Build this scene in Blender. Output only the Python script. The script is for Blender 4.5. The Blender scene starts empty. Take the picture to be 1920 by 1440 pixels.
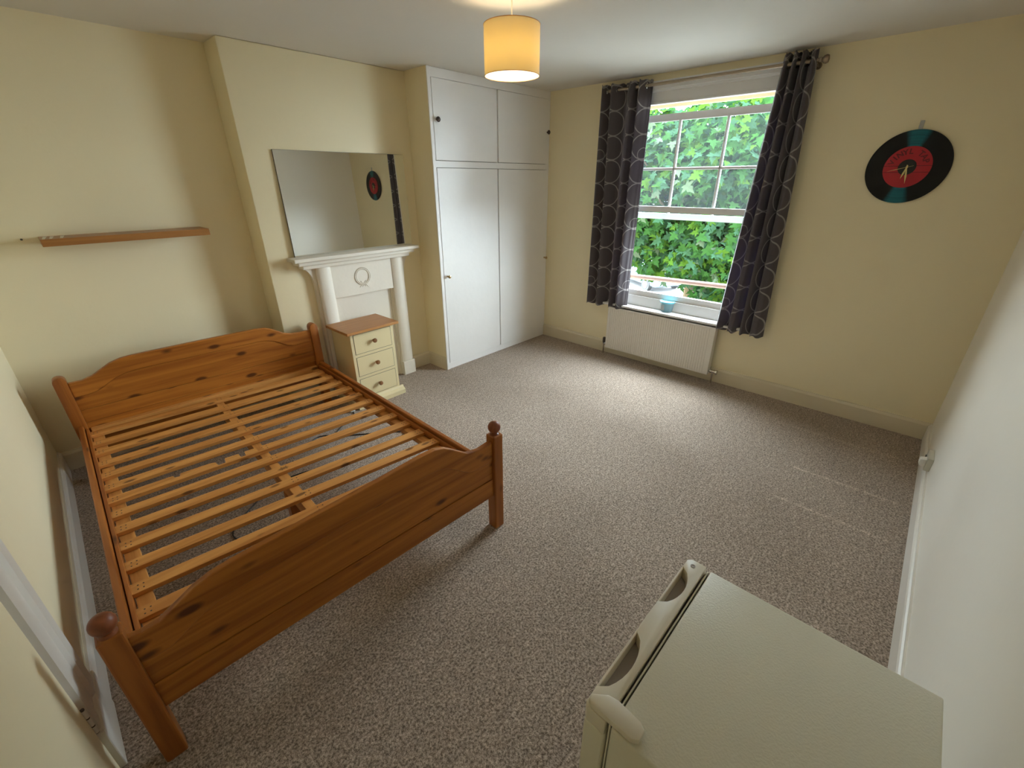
import bpy, bmesh, math, random
from mathutils import Vector, Matrix, Euler
random.seed(7)
R = math.radians
sc = bpy.context.scene
COL = sc.collection

# ------------------------------------------------------------------ camera
cam_d = bpy.data.cameras.new('camera')
cam_d.sensor_width = 36.0
cam_d.lens = 816.8 / 1920 * 36.0
cam_d.clip_start = 0.02
cam_d.clip_end = 300
cam = bpy.data.objects.new('camera', cam_d)
COL.objects.link(cam)
_r = Vector((0.68209959, -0.73125069, -0.00354657))
_u = Vector((0.31155558, 0.28621975, 0.90609678))
_f = Vector((0.6615688, 0.61915319, -0.42305561))
m = Matrix.Identity(4)
for i in range(3):
    m[i][0], m[i][1], m[i][2] = _r[i], _u[i], -_f[i]
m.translation = Vector((-2.57976, -3.62659, 1.77487))
cam.matrix_world = m
sc.camera = cam

# ------------------------------------------------------------------ world, lights, exposure
SKY_STRENGTH = 50.0
SUN_ENERGY = 2.0
BULB_STRENGTH = 135.0
w = bpy.data.worlds.new('overcast_sky')
sc.world = w
w.use_nodes = True
wn = w.node_tree
wn.nodes.clear()
wo = wn.nodes.new('ShaderNodeOutputWorld')
wb = wn.nodes.new('ShaderNodeBackground')
wb.inputs['Color'].default_value = (0.80, 0.91, 1.0, 1)
wb.inputs['Strength'].default_value = SKY_STRENGTH
# bright overcast sky: brighter overhead than at the horizon, the same all the way round
wt = wn.nodes.new('ShaderNodeTexCoord')
ws = wn.nodes.new('ShaderNodeSeparateXYZ')
wm = wn.nodes.new('ShaderNodeMath'); wm.operation = 'MULTIPLY_ADD'; wm.use_clamp = False
wx = wn.nodes.new('ShaderNodeMath'); wx.operation = 'MAXIMUM'; wx.inputs[1].default_value = 0.0
wn.links.new(wt.outputs['Generated'], ws.inputs[0])
wn.links.new(ws.outputs[2], wx.inputs[0])
wn.links.new(wx.outputs[0], wm.inputs[0])
wm.inputs[1].default_value = SKY_STRENGTH * 0.35
wm.inputs[2].default_value = SKY_STRENGTH * 0.65
wn.links.new(wm.outputs[0], wb.inputs['Strength'])
wn.links.new(wb.outputs[0], wo.inputs[0])
sun_d = bpy.data.lights.new('hazy_sun', 'SUN')
sun_d.energy = SUN_ENERGY
sun_d.angle = R(12)
sun_d.color = (1.0, 0.95, 0.84)
sun = bpy.data.objects.new('hazy_sun', sun_d)
COL.objects.link(sun)
# the sun stands behind the house, high, and lights the side of the tree that faces the window
sun.rotation_euler = Vector((0.62, 0.12, -0.78)).to_track_quat('-Z', 'Y').to_euler()
# sampling portal in the window opening (gives no light of its own)
por_d = bpy.data.lights.new('window_portal', 'AREA')
por_d.shape = 'RECTANGLE'
por_d.size = 1.40
por_d.size_y = 1.98
por_d.cycles.is_portal = True
por = bpy.data.objects.new('window_portal', por_d)
COL.objects.link(por)
por.location = (1.735, -1.885, 1.55)
por.rotation_euler = Vector((-1, 0, 0)).to_track_quat('-Z', 'Z').to_euler()
sc.view_settings.view_transform = 'Standard'
sc.view_settings.look = 'None'
sc.view_settings.gamma = 1
sc.view_settings.use_curve_mapping = False
sc.view_settings.exposure = 0.16
sc.cycles.use_denoising = True
sc.cycles.max_bounces = 14
sc.cycles.diffuse_bounces = 8
sc.cycles.transparent_max_bounces = 16
sc.cycles.sample_clamp_indirect = 8

# ------------------------------------------------------------------ materials
def mat(name, color=(0.8, 0.8, 0.8), rough=0.6, metal=0.0, bump=0.0, bscale=60, var=0.0, vscale=4, spec=0.5):
    mt = bpy.data.materials.new(name)
    mt.use_nodes = True
    n = mt.node_tree
    b = n.nodes['Principled BSDF']
    b.inputs['Base Color'].default_value = (*color, 1)
    b.inputs['Roughness'].default_value = rough
    b.inputs['Metallic'].default_value = metal
    b.inputs['Specular IOR Level'].default_value = spec
    tc = n.nodes.new('ShaderNodeTexCoord')
    if var > 0:
        no = n.nodes.new('ShaderNodeTexNoise')
        no.inputs['Scale'].default_value = vscale
        no.inputs['Detail'].default_value = 4
        n.links.new(tc.outputs['Object'], no.inputs['Vector'])
        mx = n.nodes.new('ShaderNodeMixRGB')
        mx.inputs[1].default_value = (*[c * (1 - var) for c in color], 1)
        mx.inputs[2].default_value = (*[min(1, c * (1 + var)) for c in color], 1)
        n.links.new(no.outputs['Fac'], mx.inputs[0])
        n.links.new(mx.outputs[0], b.inputs['Base Color'])
    if bump > 0:
        nb = n.nodes.new('ShaderNodeTexNoise')
        nb.inputs['Scale'].default_value = bscale
        nb.inputs['Detail'].default_value = 3
        n.links.new(tc.outputs['Object'], nb.inputs['Vector'])
        bp = n.nodes.new('ShaderNodeBump')
        bp.inputs['Strength'].default_value = bump
        bp.inputs['Distance'].default_value = 0.004
        n.links.new(nb.outputs['Fac'], bp.inputs['Height'])
        n.links.new(bp.outputs[0], b.inputs['Normal'])
    return mt

def pine(name, axis, light=(0.43, 0.155, 0.024), dark=(0.26, 0.078, 0.010), knots=1.0, rough=0.38, kscale=5.0):
    """orange lacquered pine: grain stretched along `axis` with brown knots"""
    mt = bpy.data.materials.new(name)
    mt.use_nodes = True
    n = mt.node_tree
    b = n.nodes['Principled BSDF']
    b.inputs['Roughness'].default_value = rough
    b.inputs['Specular IOR Level'].default_value = 0.35
    tc = n.nodes.new('ShaderNodeTexCoord')
    oi = n.nodes.new('ShaderNodeObjectInfo')
    add = n.nodes.new('ShaderNodeVectorMath'); add.operation = 'ADD'
    mul = n.nodes.new('ShaderNodeVectorMath'); mul.operation = 'SCALE'
    mul.inputs['Scale'].default_value = 9.0
    cmb = n.nodes.new('ShaderNodeCombineXYZ')
    for k in range(3):
        n.links.new(oi.outputs['Random'], cmb.inputs[k])
    n.links.new(cmb.outputs[0], mul.inputs[0])
    n.links.new(tc.outputs['Object'], add.inputs[0])
    n.links.new(mul.outputs[0], add.inputs[1])
    mp = n.nodes.new('ShaderNodeMapping')
    s = [26.0, 26.0, 26.0]; s['xyz'.index(axis)] = 1.3
    mp.inputs['Scale'].default_value = s
    n.links.new(add.outputs[0], mp.inputs[0])
    no = n.nodes.new('ShaderNodeTexNoise')
    no.inputs['Scale'].default_value = 1.0
    no.inputs['Detail'].default_value = 5
    no.inputs['Distortion'].default_value = 0.7
    n.links.new(mp.outputs[0], no.inputs['Vector'])
    rp = n.nodes.new('ShaderNodeValToRGB')
    rp.color_ramp.elements[0].position = 0.32
    rp.color_ramp.elements[0].color = (*dark, 1)
    rp.color_ramp.elements[1].position = 0.62
    rp.color_ramp.elements[1].color = (*light, 1)
    n.links.new(no.outputs['Fac'], rp.inputs[0])
    # knots
    mk = n.nodes.new('ShaderNodeMapping')
    s = [kscale * 2.0] * 3; s['xyz'.index(axis)] = kscale * 0.85
    mk.inputs['Scale'].default_value = s
    n.links.new(add.outputs[0], mk.inputs[0])
    vo = n.nodes.new('ShaderNodeTexVoronoi')
    vo.inputs['Scale'].default_value = 1.0
    n.links.new(mk.outputs[0], vo.inputs['Vector'])
    kr = n.nodes.new('ShaderNodeValToRGB')
    kr.color_ramp.elements[0].position = 0.11
    kr.color_ramp.elements[0].color = (1, 1, 1, 1)
    kr.color_ramp.elements[1].position = 0.20
    kr.color_ramp.elements[1].color = (0, 0, 0, 1)
    n.links.new(vo.outputs['Distance'], kr.inputs[0])
    kk = n.nodes.new('ShaderNodeMath'); kk.operation = 'MULTIPLY'
    kk.inputs[1].default_value = knots * 0.85
    n.links.new(kr.outputs[0], kk.inputs[0])
    mx = n.nodes.new('ShaderNodeMixRGB')
    n.links.new(kk.outputs[0], mx.inputs[0])
    n.links.new(rp.outputs[0], mx.inputs[1])
    mx.inputs[2].default_value = (0.055, 0.012, 0.004, 1)
    n.links.new(mx.outputs[0], b.inputs['Base Color'])
    bp = n.nodes.new('ShaderNodeBump')
    bp.inputs['Strength'].default_value = 0.12
    bp.inputs['Distance'].default_value = 0.002
    n.links.new(no.outputs['Fac'], bp.inputs['Height'])
    n.links.new(bp.outputs[0], b.inputs['Normal'])
    return mt

def carpet_material():
    mt = bpy.data.materials.new('taupe_carpet_pile')
    mt.use_nodes = True
    n = mt.node_tree
    b = n.nodes['Principled BSDF']
    b.inputs['Roughness'].default_value = 0.95
    b.inputs['Specular IOR Level'].default_value = 0.1
    b.inputs['Sheen Weight'].default_value = 0.25
    b.inputs['Sheen Roughness'].default_value = 0.4
    tc = n.nodes.new('ShaderNodeTexCoord')
    def noise(scale, detail=2, rough=0.6):
        no = n.nodes.new('ShaderNodeTexNoise')
        no.inputs['Scale'].default_value = scale
        no.inputs['Detail'].default_value = detail
        no.inputs['Roughness'].default_value = rough
        n.links.new(tc.outputs['Object'], no.inputs['Vector'])
        return no
    fine = noise(105, 3, 0.75)
    med = noise(34, 3, 0.7)
    big = noise(2.2, 4)
    def ramp(src, p0, p1, c0, c1):
        rp = n.nodes.new('ShaderNodeValToRGB')
        rp.color_ramp.elements[0].position = p0
        rp.color_ramp.elements[1].position = p1
        rp.color_ramp.elements[0].color = (*c0, 1)
        rp.color_ramp.elements[1].color = (*c1, 1)
        n.links.new(src.outputs['Fac'], rp.inputs[0])
        return rp
    a = ramp(fine, 0.38, 0.64, (0.150, 0.112, 0.082), (0.57, 0.455, 0.370))
    c = ramp(med, 0.35, 0.65, (0.80, 0.80, 0.80), (1.15, 1.15, 1.15))
    d = ramp(big, 0.3, 0.7, (0.90, 0.89, 0.88), (1.06, 1.06, 1.07))
    m1 = n.nodes.new('ShaderNodeMixRGB'); m1.blend_type = 'MULTIPLY'; m1.inputs[0].default_value = 1
    m2 = n.nodes.new('ShaderNodeMixRGB'); m2.blend_type = 'MULTIPLY'; m2.inputs[0].default_value = 1
    n.links.new(a.outputs[0], m1.inputs[1]); n.links.new(c.outputs[0], m1.inputs[2])
    n.links.new(m1.outputs[0], m2.inputs[1]); n.links.new(d.outputs[0], m2.inputs[2])
    # faint pile marks left by furniture and the vacuum cleaner near the window wall
    sx = n.nodes.new('ShaderNodeSeparateXYZ')
    n.links.new(tc.outputs['Object'], sx.inputs[0])
    def mth(op, a, b=None):
        k = n.nodes.new('ShaderNodeMath'); k.operation = op
        for i, v in enumerate((a, b)):
            if v is None: continue
            if isinstance(v, (int, float)): k.inputs[i].default_value = v
            else: n.links.new(v, k.inputs[i])
        return k.outputs[0]
    X, Y = sx.outputs[0], sx.outputs[1]
    def line(x0, y0, y1, wdt, gain):
        dd = mth('ABSOLUTE', mth('SUBTRACT', X, x0))
        ln = mth('MAXIMUM', mth('SUBTRACT', 1.0, mth('DIVIDE', dd, wdt)), 0.0)
        g = mth('MULTIPLY', mth('GREATER_THAN', Y, y0), mth('LESS_THAN', Y, y1))
        g = mth('MULTIPLY', g, med.outputs['Fac'])
        return mth('MULTIPLY', mth('MULTIPLY', ln, g), gain)
    tot = mth('ADD', line(0.52, -3.93, -3.35, 0.02, 0.75), line(0.10, -3.9, -3.35, 0.018, 0.75))
    tot = mth('ADD', tot, line(1.12, -3.93, -3.1, 0.03, 0.35))
    tot = mth('ADD', tot, 1.0)
    m3 = n.nodes.new('ShaderNodeVectorMath'); m3.operation = 'SCALE'
    n.links.new(m2.outputs[0], m3.inputs[0]); n.links.new(tot, m3.inputs['Scale'])
    n.links.new(m3.outputs[0], b.inputs['Base Color'])
    ad = mth('ADD', fine.outputs['Fac'], mth('MULTIPLY', med.outputs['Fac'], 0.6))
    bp = n.nodes.new('ShaderNodeBump')
    bp.inputs['Strength'].default_value = 0.7
    bp.inputs['Distance'].default_value = 0.006
    n.links.new(ad, bp.inputs['Height'])
    n.links.new(bp.outputs[0], b.inputs['Normal'])
    return mt

def curtain_material():
    mt = bpy.data.materials.new('charcoal_ring_fabric')
    mt.use_nodes = True
    n = mt.node_tree
    b = n.nodes['Principled BSDF']
    b.inputs['Roughness'].default_value = 0.8
    b.inputs['Specular IOR Level'].default_value = 0.2
    b.inputs['Sheen Weight'].default_value = 0.3
    uv = n.nodes.new('ShaderNodeUVMap')
    sx = n.nodes.new('ShaderNodeSeparateXYZ')
    n.links.new(uv.outputs[0], sx.inputs[0])
    def mth(op, a, b=None):
        k = n.nodes.new('ShaderNodeMath'); k.operation = op
        for i, v in enumerate((a, b)):
            if v is None: continue
            if isinstance(v, (int, float)): k.inputs[i].default_value = v
            else: n.links.new(v, k.inputs[i])
        return k.outputs[0]
    U, V = sx.outputs[0], sx.outputs[1]
    def ring(pu, pv, ou, ov, rad, wd):
        # rings on a pu x pv grid (metres of cloth)
        fu = mth('SUBTRACT', mth('FRACT', mth('DIVIDE', mth('ADD', U, ou), pu)), 0.5)
        fv = mth('SUBTRACT', mth('FRACT', mth('DIVIDE', mth('ADD', V, ov), pv)), 0.5)
        du = mth('MULTIPLY', fu, pu); dv = mth('MULTIPLY', fv, pv)
        d = mth('SQRT', mth('ADD', mth('MULTIPLY', du, du), mth('MULTIPLY', dv, dv)))
        return mth('LESS_THAN', mth('ABSOLUTE', mth('SUBTRACT', d, rad)), wd)
    t = mth('MAXIMUM', ring(0.26, 0.20, 0.055, 0.0, 0.098, 0.0046), ring(0.78, 0.60, 0.30, 0.06, 0.052, 0.0032))
    mx = n.nodes.new('ShaderNodeMixRGB')
    n.links.new(t, mx.inputs[0])
    mx.inputs[1].default_value = (0.115, 0.098, 0.102, 1)
    mx.inputs[2].default_value = (0.46, 0.42, 0.41, 1)
    n.links.new(mx.outputs[0], b.inputs['Base Color'])
    tl = n.nodes.new('ShaderNodeBsdfTranslucent')
    tl.inputs[0].default_value = (0.14, 0.12, 0.17, 1)
    ms = n.nodes.new('ShaderNodeMixShader')
    ms.inputs[0].default_value = 0.28
    n.links.new(b.outputs[0], ms.inputs[1]); n.links.new(tl.outputs[0], ms.inputs[2])
    n.links.new(ms.outputs[0], n.nodes['Material Output'].inputs[0])
    return mt

def record_material():
    """picture of a black disc: teal streaked wedges at twelve and six o'clock (printed), fine grooves as relief"""
    mt = bpy.data.materials.new('printed_record_face')
    mt.use_nodes = True
    n = mt.node_tree
    b = n.nodes['Principled BSDF']
    b.inputs['Roughness'].default_value = 0.35
    b.inputs['Specular IOR Level'].default_value = 0.3
    tc = n.nodes.new('ShaderNodeTexCoord')
    sx = n.nodes.new('ShaderNodeSeparateXYZ')
    n.links.new(tc.outputs['Object'], sx.inputs[0])
    def mth(op, a, b=None):
        k = n.nodes.new('ShaderNodeMath'); k.operation = op
        for i, v in enumerate((a, b)):
            if v is None: continue
            if isinstance(v, (int, float)): k.inputs[i].default_value = v
            else: n.links.new(v, k.inputs[i])
        return k.outputs[0]
    Yc, Zc = sx.outputs[1], sx.outputs[2]
    rr = mth('SQRT', mth('ADD', mth('MULTIPLY', Yc, Yc), mth('MULTIPLY', Zc, Zc)))
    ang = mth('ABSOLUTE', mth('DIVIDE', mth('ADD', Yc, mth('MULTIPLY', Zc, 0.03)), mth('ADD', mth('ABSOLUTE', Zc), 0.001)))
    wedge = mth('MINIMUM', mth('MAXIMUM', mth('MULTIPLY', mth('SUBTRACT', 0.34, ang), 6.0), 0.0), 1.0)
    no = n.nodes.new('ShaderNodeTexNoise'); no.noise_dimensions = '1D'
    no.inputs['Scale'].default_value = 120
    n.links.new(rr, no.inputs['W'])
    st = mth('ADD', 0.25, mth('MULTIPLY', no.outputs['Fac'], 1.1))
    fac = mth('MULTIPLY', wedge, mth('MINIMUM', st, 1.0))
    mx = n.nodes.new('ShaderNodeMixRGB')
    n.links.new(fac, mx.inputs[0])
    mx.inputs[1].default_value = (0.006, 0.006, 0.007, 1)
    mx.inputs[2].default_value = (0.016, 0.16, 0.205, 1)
    n.links.new(mx.outputs[0], b.inputs['Base Color'])
    return mt

def thin_glass(name, tint=(0.93, 0.97, 0.96), haze=0.0):
    mt = bpy.data.materials.new(name)
    mt.use_nodes = True
    n = mt.node_tree
    n.nodes.clear()
    o = n.nodes.new('ShaderNodeOutputMaterial')
    t = n.nodes.new('ShaderNodeBsdfTransparent'); t.inputs[0].default_value = (*tint, 1)
    g = n.nodes.new('ShaderNodeBsdfGlossy'); g.inputs['Roughness'].default_value = 0.02
    lw = n.nodes.new('ShaderNodeFresnel'); lw.inputs['IOR'].default_value = 1.35
    mx = n.nodes.new('ShaderNodeMixShader')
    n.links.new(lw.outputs[0], mx.inputs[0]); n.links.new(t.outputs[0], mx.inputs[1]); n.links.new(g.outputs[0], mx.inputs[2])
    last = mx
    if haze > 0:
        d = n.nodes.new('ShaderNodeBsdfTranslucent'); d.inputs[0].default_value = (0.8, 0.92, 0.95, 1)
        m2 = n.nodes.new('ShaderNodeMixShader'); m2.inputs[0].default_value = haze
        n.links.new(mx.outputs[0], m2.inputs[1]); n.links.new(d.outputs[0], m2.inputs[2])
        last = m2
    n.links.new(last.outputs[0], o.inputs[0])
    return mt

def translucent(name, dcol, tcol, fac, rough_noise=0.0):
    mt = bpy.data.materials.new(name)
    mt.use_nodes = True
    n = mt.node_tree
    n.nodes.clear()
    o = n.nodes.new('ShaderNodeOutputMaterial')
    d = n.nodes.new('ShaderNodeBsdfDiffuse'); d.inputs[0].default_value = (*dcol, 1)
    t = n.nodes.new('ShaderNodeBsdfTranslucent'); t.inputs[0].default_value = (*tcol, 1)
    mx = n.nodes.new('ShaderNodeMixShader'); mx.inputs[0].default_value = fac
    n.links.new(d.outputs[0], mx.inputs[1]); n.links.new(t.outputs[0], mx.inputs[2])
    n.links.new(mx.outputs[0], o.inputs[0])
    if rough_noise:
        tc = n.nodes.new('ShaderNodeTexCoord')
        no = n.nodes.new('ShaderNodeTexNoise'); no.inputs['Scale'].default_value = rough_noise
        n.links.new(tc.outputs['Object'], no.inputs['Vector'])
        for nd, col in ((d, dcol), (t, tcol)):
            mm = n.nodes.new('ShaderNodeMixRGB')
            mm.inputs[1].default_value = (*[c * 0.6 for c in col], 1)
            mm.inputs[2].default_value = (*[min(1, c * 1.35) for c in col], 1)
            n.links.new(no.outputs['Fac'], mm.inputs[0])
            n.links.new(mm.outputs[0], nd.inputs[0])
    return mt

M = {}
M['wall'] = mat('magnolia_wall_paint', (0.84, 0.745, 0.51), 0.45, bump=0.2, bscale=30, var=0.025, vscale=3, spec=0.4)
M['wallright'] = mat('magnolia_wall_window_lit', (0.87, 0.83, 0.74), 0.36, bump=0.12, bscale=30, var=0.02, vscale=3, spec=0.6)  # same magnolia made paler: window light and sheen painted into the colour
M['ceiling'] = mat('ceiling_paint', (0.70, 0.67, 0.61), 0.8, bump=0.3, bscale=8, var=0.02)
M['white'] = mat('white_gloss_paint', (0.74, 0.70, 0.63), 0.35, bump=0.2, bscale=25, var=0.02)
M['cupwhite'] = mat('brushed_white_paint', (0.85, 0.83, 0.80), 0.40, bump=0.25, bscale=22, var=0.03, vscale=6, spec=0.55)
M['skirt'] = mat('cream_gloss_paint', (0.69, 0.61, 0.45), 0.35, bump=0.2, bscale=25, var=0.02)
M['fire'] = mat('fireplace_paint', (0.76, 0.70, 0.60), 0.4, bump=0.25, bscale=30, var=0.02)
M['win'] = mat('window_white_paint', (0.80, 0.79, 0.78), 0.35, bump=0.15, bscale=30)
M['carpet'] = carpet_material()
M['curtain'] = curtain_material()
M['record'] = record_material()
M['glass'] = thin_glass('window_glass')
M['hazeglass'] = thin_glass('hazy_window_glass', (0.90, 0.96, 0.96), 0.008)
M['pine_x'] = pine('pine_grain_across', 'x')
M['pine_y'] = pine('pine_grain_along', 'y', light=(0.40, 0.135, 0.024), dark=(0.24, 0.064, 0.009))
M['pine_z'] = pine('pine_grain_upright', 'z', light=(0.36, 0.12, 0.022), dark=(0.22, 0.062, 0.009))
M['ball'] = pine('pine_end_grain', 'z', light=(0.25, 0.075, 0.028), dark=(0.15, 0.038, 0.014), knots=0.0)
M['slat'] = pine('raw_pine_slat', 'x', light=(0.66, 0.31, 0.085), dark=(0.48, 0.19, 0.042), knots=0.8, rough=0.55, kscale=7)
M['slatrail'] = pine('raw_pine_batten', 'y', light=(0.62, 0.28, 0.075), dark=(0.44, 0.17, 0.038), knots=0.6, rough=0.55)
M['oak'] = pine('oak_veneer', 'x', light=(0.46, 0.215, 0.072), dark=(0.35, 0.15, 0.047), knots=0.0, rough=0.4)
M['shelf'] = pine('shelf_veneer', 'x', light=(0.38, 0.165, 0.045), dark=(0.29, 0.115, 0.03), knots=0.0, rough=0.35)
M['cream'] = mat('cream_cabinet_paint', (0.68, 0.57, 0.33), 0.4, var=0.015)
M['knobwood'] = pine('knob_wood', 'y', light=(0.27, 0.125, 0.05), dark=(0.19, 0.08, 0.03), knots=0.0)
M['fridge'] = mat('fridge_enamel', (0.74, 0.71, 0.59), 0.35, bump=0.2, bscale=220, spec=0.4)
M['fridgeplastic'] = mat('fridge_plastic', (0.76, 0.70, 0.58), 0.4)
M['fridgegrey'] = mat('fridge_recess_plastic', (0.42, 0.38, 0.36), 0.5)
M['rubber'] = mat('dark_gasket_rubber', (0.10, 0.095, 0.08), 0.7)
M['darkknob'] = mat('dark_bronze_metal', (0.08, 0.06, 0.05), 0.35, 0.6)
M['brass'] = mat('brass_metal', (0.45, 0.32, 0.15), 0.3, 0.9)
M['gold'] = mat('gold_metal', (0.75, 0.62, 0.28), 0.35, 0.6)
M['pewter'] = mat('brushed_pole_metal', (0.36, 0.29, 0.21), 0.35, 0.8)
M['chrome'] = mat('chrome_metal', (0.6, 0.58, 0.55), 0.2, 1.0)
M['rad'] = mat('radiator_enamel', (0.76, 0.72, 0.65), 0.35)
M['black'] = mat('black_plastic', (0.012, 0.012, 0.012), 0.5)
M['grille'] = mat('grille_grey', (0.45, 0.44, 0.42), 0.5)
M['label'] = mat('record_red_print', (0.42, 0.012, 0.022), 0.5)
M['labelline'] = mat('record_dark_print', (0.14, 0.006, 0.012), 0.5)
M['mirror'] = mat('mirror_silver', (0.86, 0.88, 0.86), 0.015, 1.0)
M['mirroredge'] = mat('mirror_dark_edge', (0.16, 0.14, 0.11), 0.4)
M['plugwhite'] = mat('white_plastic', (0.75, 0.73, 0.68), 0.4)
M['socketgrey'] = mat('aged_white_plastic', (0.55, 0.53, 0.45), 0.4)
M['tub'] = thin_glass('clear_tub_plastic', (0.93, 0.98, 0.99), 0.45)
M['tublid'] = mat('turquoise_plastic', (0.20, 0.66, 0.78), 0.35)
M['copper'] = mat('red_brown_rail_paint', (0.07, 0.032, 0.022), 0.5)
M['stucco'] = mat('cream_stucco', (0.80, 0.66, 0.40), 0.9, bump=0.4, bscale=40)
M['shade'] = translucent('ochre_shade_fabric', (0.86, 0.80, 0.66), (0.150, 0.105, 0.030), 0.5)
M['bark'] = mat('tree_bark', (0.10, 0.08, 0.055), 0.9, bump=0.6, bscale=20, var=0.3)
LEAF = [translucent('leaf_green', (0.016, 0.046, 0.014), (0.018, 0.060, 0.010), 0.35, 3),
        translucent('leaf_blue_green', (0.019, 0.046, 0.028), (0.016, 0.054, 0.022), 0.35, 3),
        translucent('leaf_yellow_green', (0.028, 0.062, 0.010), (0.036, 0.075, 0.008), 0.40, 3),
        translucent('leaf_pale', (0.048, 0.070, 0.050), (0.03, 0.07, 0.03), 0.3, 3)]
M['road'] = mat('grey_asphalt', (0.15, 0.15, 0.15), 0.9, var=0.1)
M['paving'] = mat('pale_paving', (0.28, 0.27, 0.25), 0.9, var=0.08)
M['car'] = mat('pale_blue_car_paint', (0.07, 0.10, 0.13), 0.25)
M['carglass'] = mat('dark_car_glass', (0.03, 0.04, 0.05), 0.1)
M['render'] = mat('pale_house_render', (0.72, 0.66, 0.58), 0.9, var=0.05)
em = bpy.data.materials.new('bulb_glow')
em.use_nodes = True
eb = em.node_tree.nodes['Principled BSDF']
eb.inputs['Base Color'].default_value = (1, 0.9, 0.7, 1)
eb.inputs['Emission Color'].default_value = (1.0, 0.80, 0.52, 1)
eb.inputs['Emission Strength'].default_value = BULB_STRENGTH
M['bulb'] = em

# ------------------------------------------------------------------ builders
def box(bm, x0, x1, y0, y1, z0, z1, mtx=None):
    vs = [bm.verts.new((x, y, z)) for x in (x0, x1) for y in (y0, y1) for z in (z0, z1)]
    for f in ((0, 1, 3, 2), (4, 6, 7, 5), (0, 4, 5, 1), (2, 3, 7, 6), (0, 2, 6, 4), (1, 5, 7, 3)):
        bm.faces.new([vs[i] for i in f])
    if mtx is not None:
        for v in vs: v.co = mtx @ v.co
    return vs

def prism(bm, pts, a0, a1, axis):
    """extrude a 2D outline along axis; pts are in the two remaining axes in xyz order"""
    k = 'xyz'.index(axis)
    def P(p, a):
        q = list(p); q.insert(k, a); return q
    lo = [bm.verts.new(P(p, a0)) for p in pts]
    hi = [bm.verts.new(P(p, a1)) for p in pts]
    n = len(pts)
    bm.faces.new(lo); bm.faces.new(list(reversed(hi)))
    for i in range(n):
        bm.faces.new([lo[i], hi[i], hi[(i + 1) % n], lo[(i + 1) % n]])

def lathe(bm, prof, c=(0, 0, 0), axis='z', n=24):
    """profile of (radius, height) turned about an axis"""
    rings = []
    for r, h in prof:
        ring = []
        for i in range(n):
            a = 2 * math.pi * i / n
            q = (r * math.cos(a), r * math.sin(a), h)
            if axis == 'x': q = (h, q[0], q[1])
            elif axis == 'y': q = (q[0], h, q[1])
            ring.append(bm.verts.new((c[0] + q[0], c[1] + q[1], c[2] + q[2])))
        rings.append(ring)
    for a, b in zip(rings, rings[1:]):
        for i in range(n):
            bm.faces.new([a[i], a[(i + 1) % n], b[(i + 1) % n], b[i]])
    if prof[0][0] > 1e-5: bm.faces.new(list(reversed(rings[0])))
    if prof[-1][0] > 1e-5: bm.faces.new(rings[-1])

def ball_profile(r, n=12, z=0.0, cut=0.0):
    return [(max(1e-6, r * math.sin(math.pi * i / n)), z - r * math.cos(math.pi * i / n)) for i in range(n + 1)]

def tube(bm, pts, r, n=8, cap=True):
    pts = [Vector(p) for p in pts]
    rings = []
    up = Vector((0, 0, 1))
    for i, p in enumerate(pts):
        d = (pts[min(i + 1, len(pts) - 1)] - pts[max(i - 1, 0)]).normalized()
        s = d.cross(up)
        if s.length < 1e-3: s = d.cross(Vector((1, 0, 0)))
        s.normalize(); t = s.cross(d)
        rr = r[i] if isinstance(r, (list, tuple)) else r
        rings.append([bm.verts.new(p + rr * (math.cos(2 * math.pi * k / n) * s + math.sin(2 * math.pi * k / n) * t)) for k in range(n)])
    for a, b in zip(rings, rings[1:]):
        for k in range(n):
            bm.faces.new([a[k], a[(k + 1) % n], b[(k + 1) % n], b[k]])
    if cap:
        bm.faces.new(list(reversed(rings[0]))); bm.faces.new(rings[-1])

def obj(name, bm, m, parent=None, bevel=0.0, seg=2, smooth=False, loc=None):
    if isinstance(bm, bpy.types.Mesh): me = bm
    else:
        bmesh.ops.recalc_face_normals(bm, faces=bm.faces)
        if bevel > 0:
            es = [e for e in bm.edges if len(e.link_faces) == 2 and e.calc_face_angle(0) > 0.5]
            bmesh.ops.bevel(bm, geom=es, offset=bevel, segments=seg, affect='EDGES', profile=0.5)
        me = bpy.data.meshes.new(name)
        bm.to_mesh(me); bm.free()
        if smooth:
            for p in me.polygons: p.use_smooth = True
            try: me.set_sharp_from_angle(angle=R(40))
            except Exception: pass
        me.materials.append(m)
    o = bpy.data.objects.new(name, me)
    COL.objects.link(o)
    if loc is not None: o.location = loc
    if parent is not None: o.parent = parent
    return o

def B(*boxes):
    bm = bmesh.new()
    for b in boxes: box(bm, *b)
    return bm

def thing(name, label, cat, loc=(0, 0, 0), rz=0.0, group=None):
    o = bpy.data.objects.new(name, None)
    o.empty_display_size = 0.1
    COL.objects.link(o)
    o.location = loc; o.rotation_euler = (0, 0, rz)
    return tag(o, label, cat, group)

def tag(o, label, cat, group=None):
    o['label'] = label; o['category'] = cat
    if group: o['group'] = group
    return o

def struct(name, bm, m, bevel=0.0, parent=None, smooth=False, label=None):
    o = obj(name, bm, m, parent, bevel, smooth=smooth)
    if parent is None: o['kind'] = 'structure'
    if label: o['label'] = label
    return o

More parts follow.
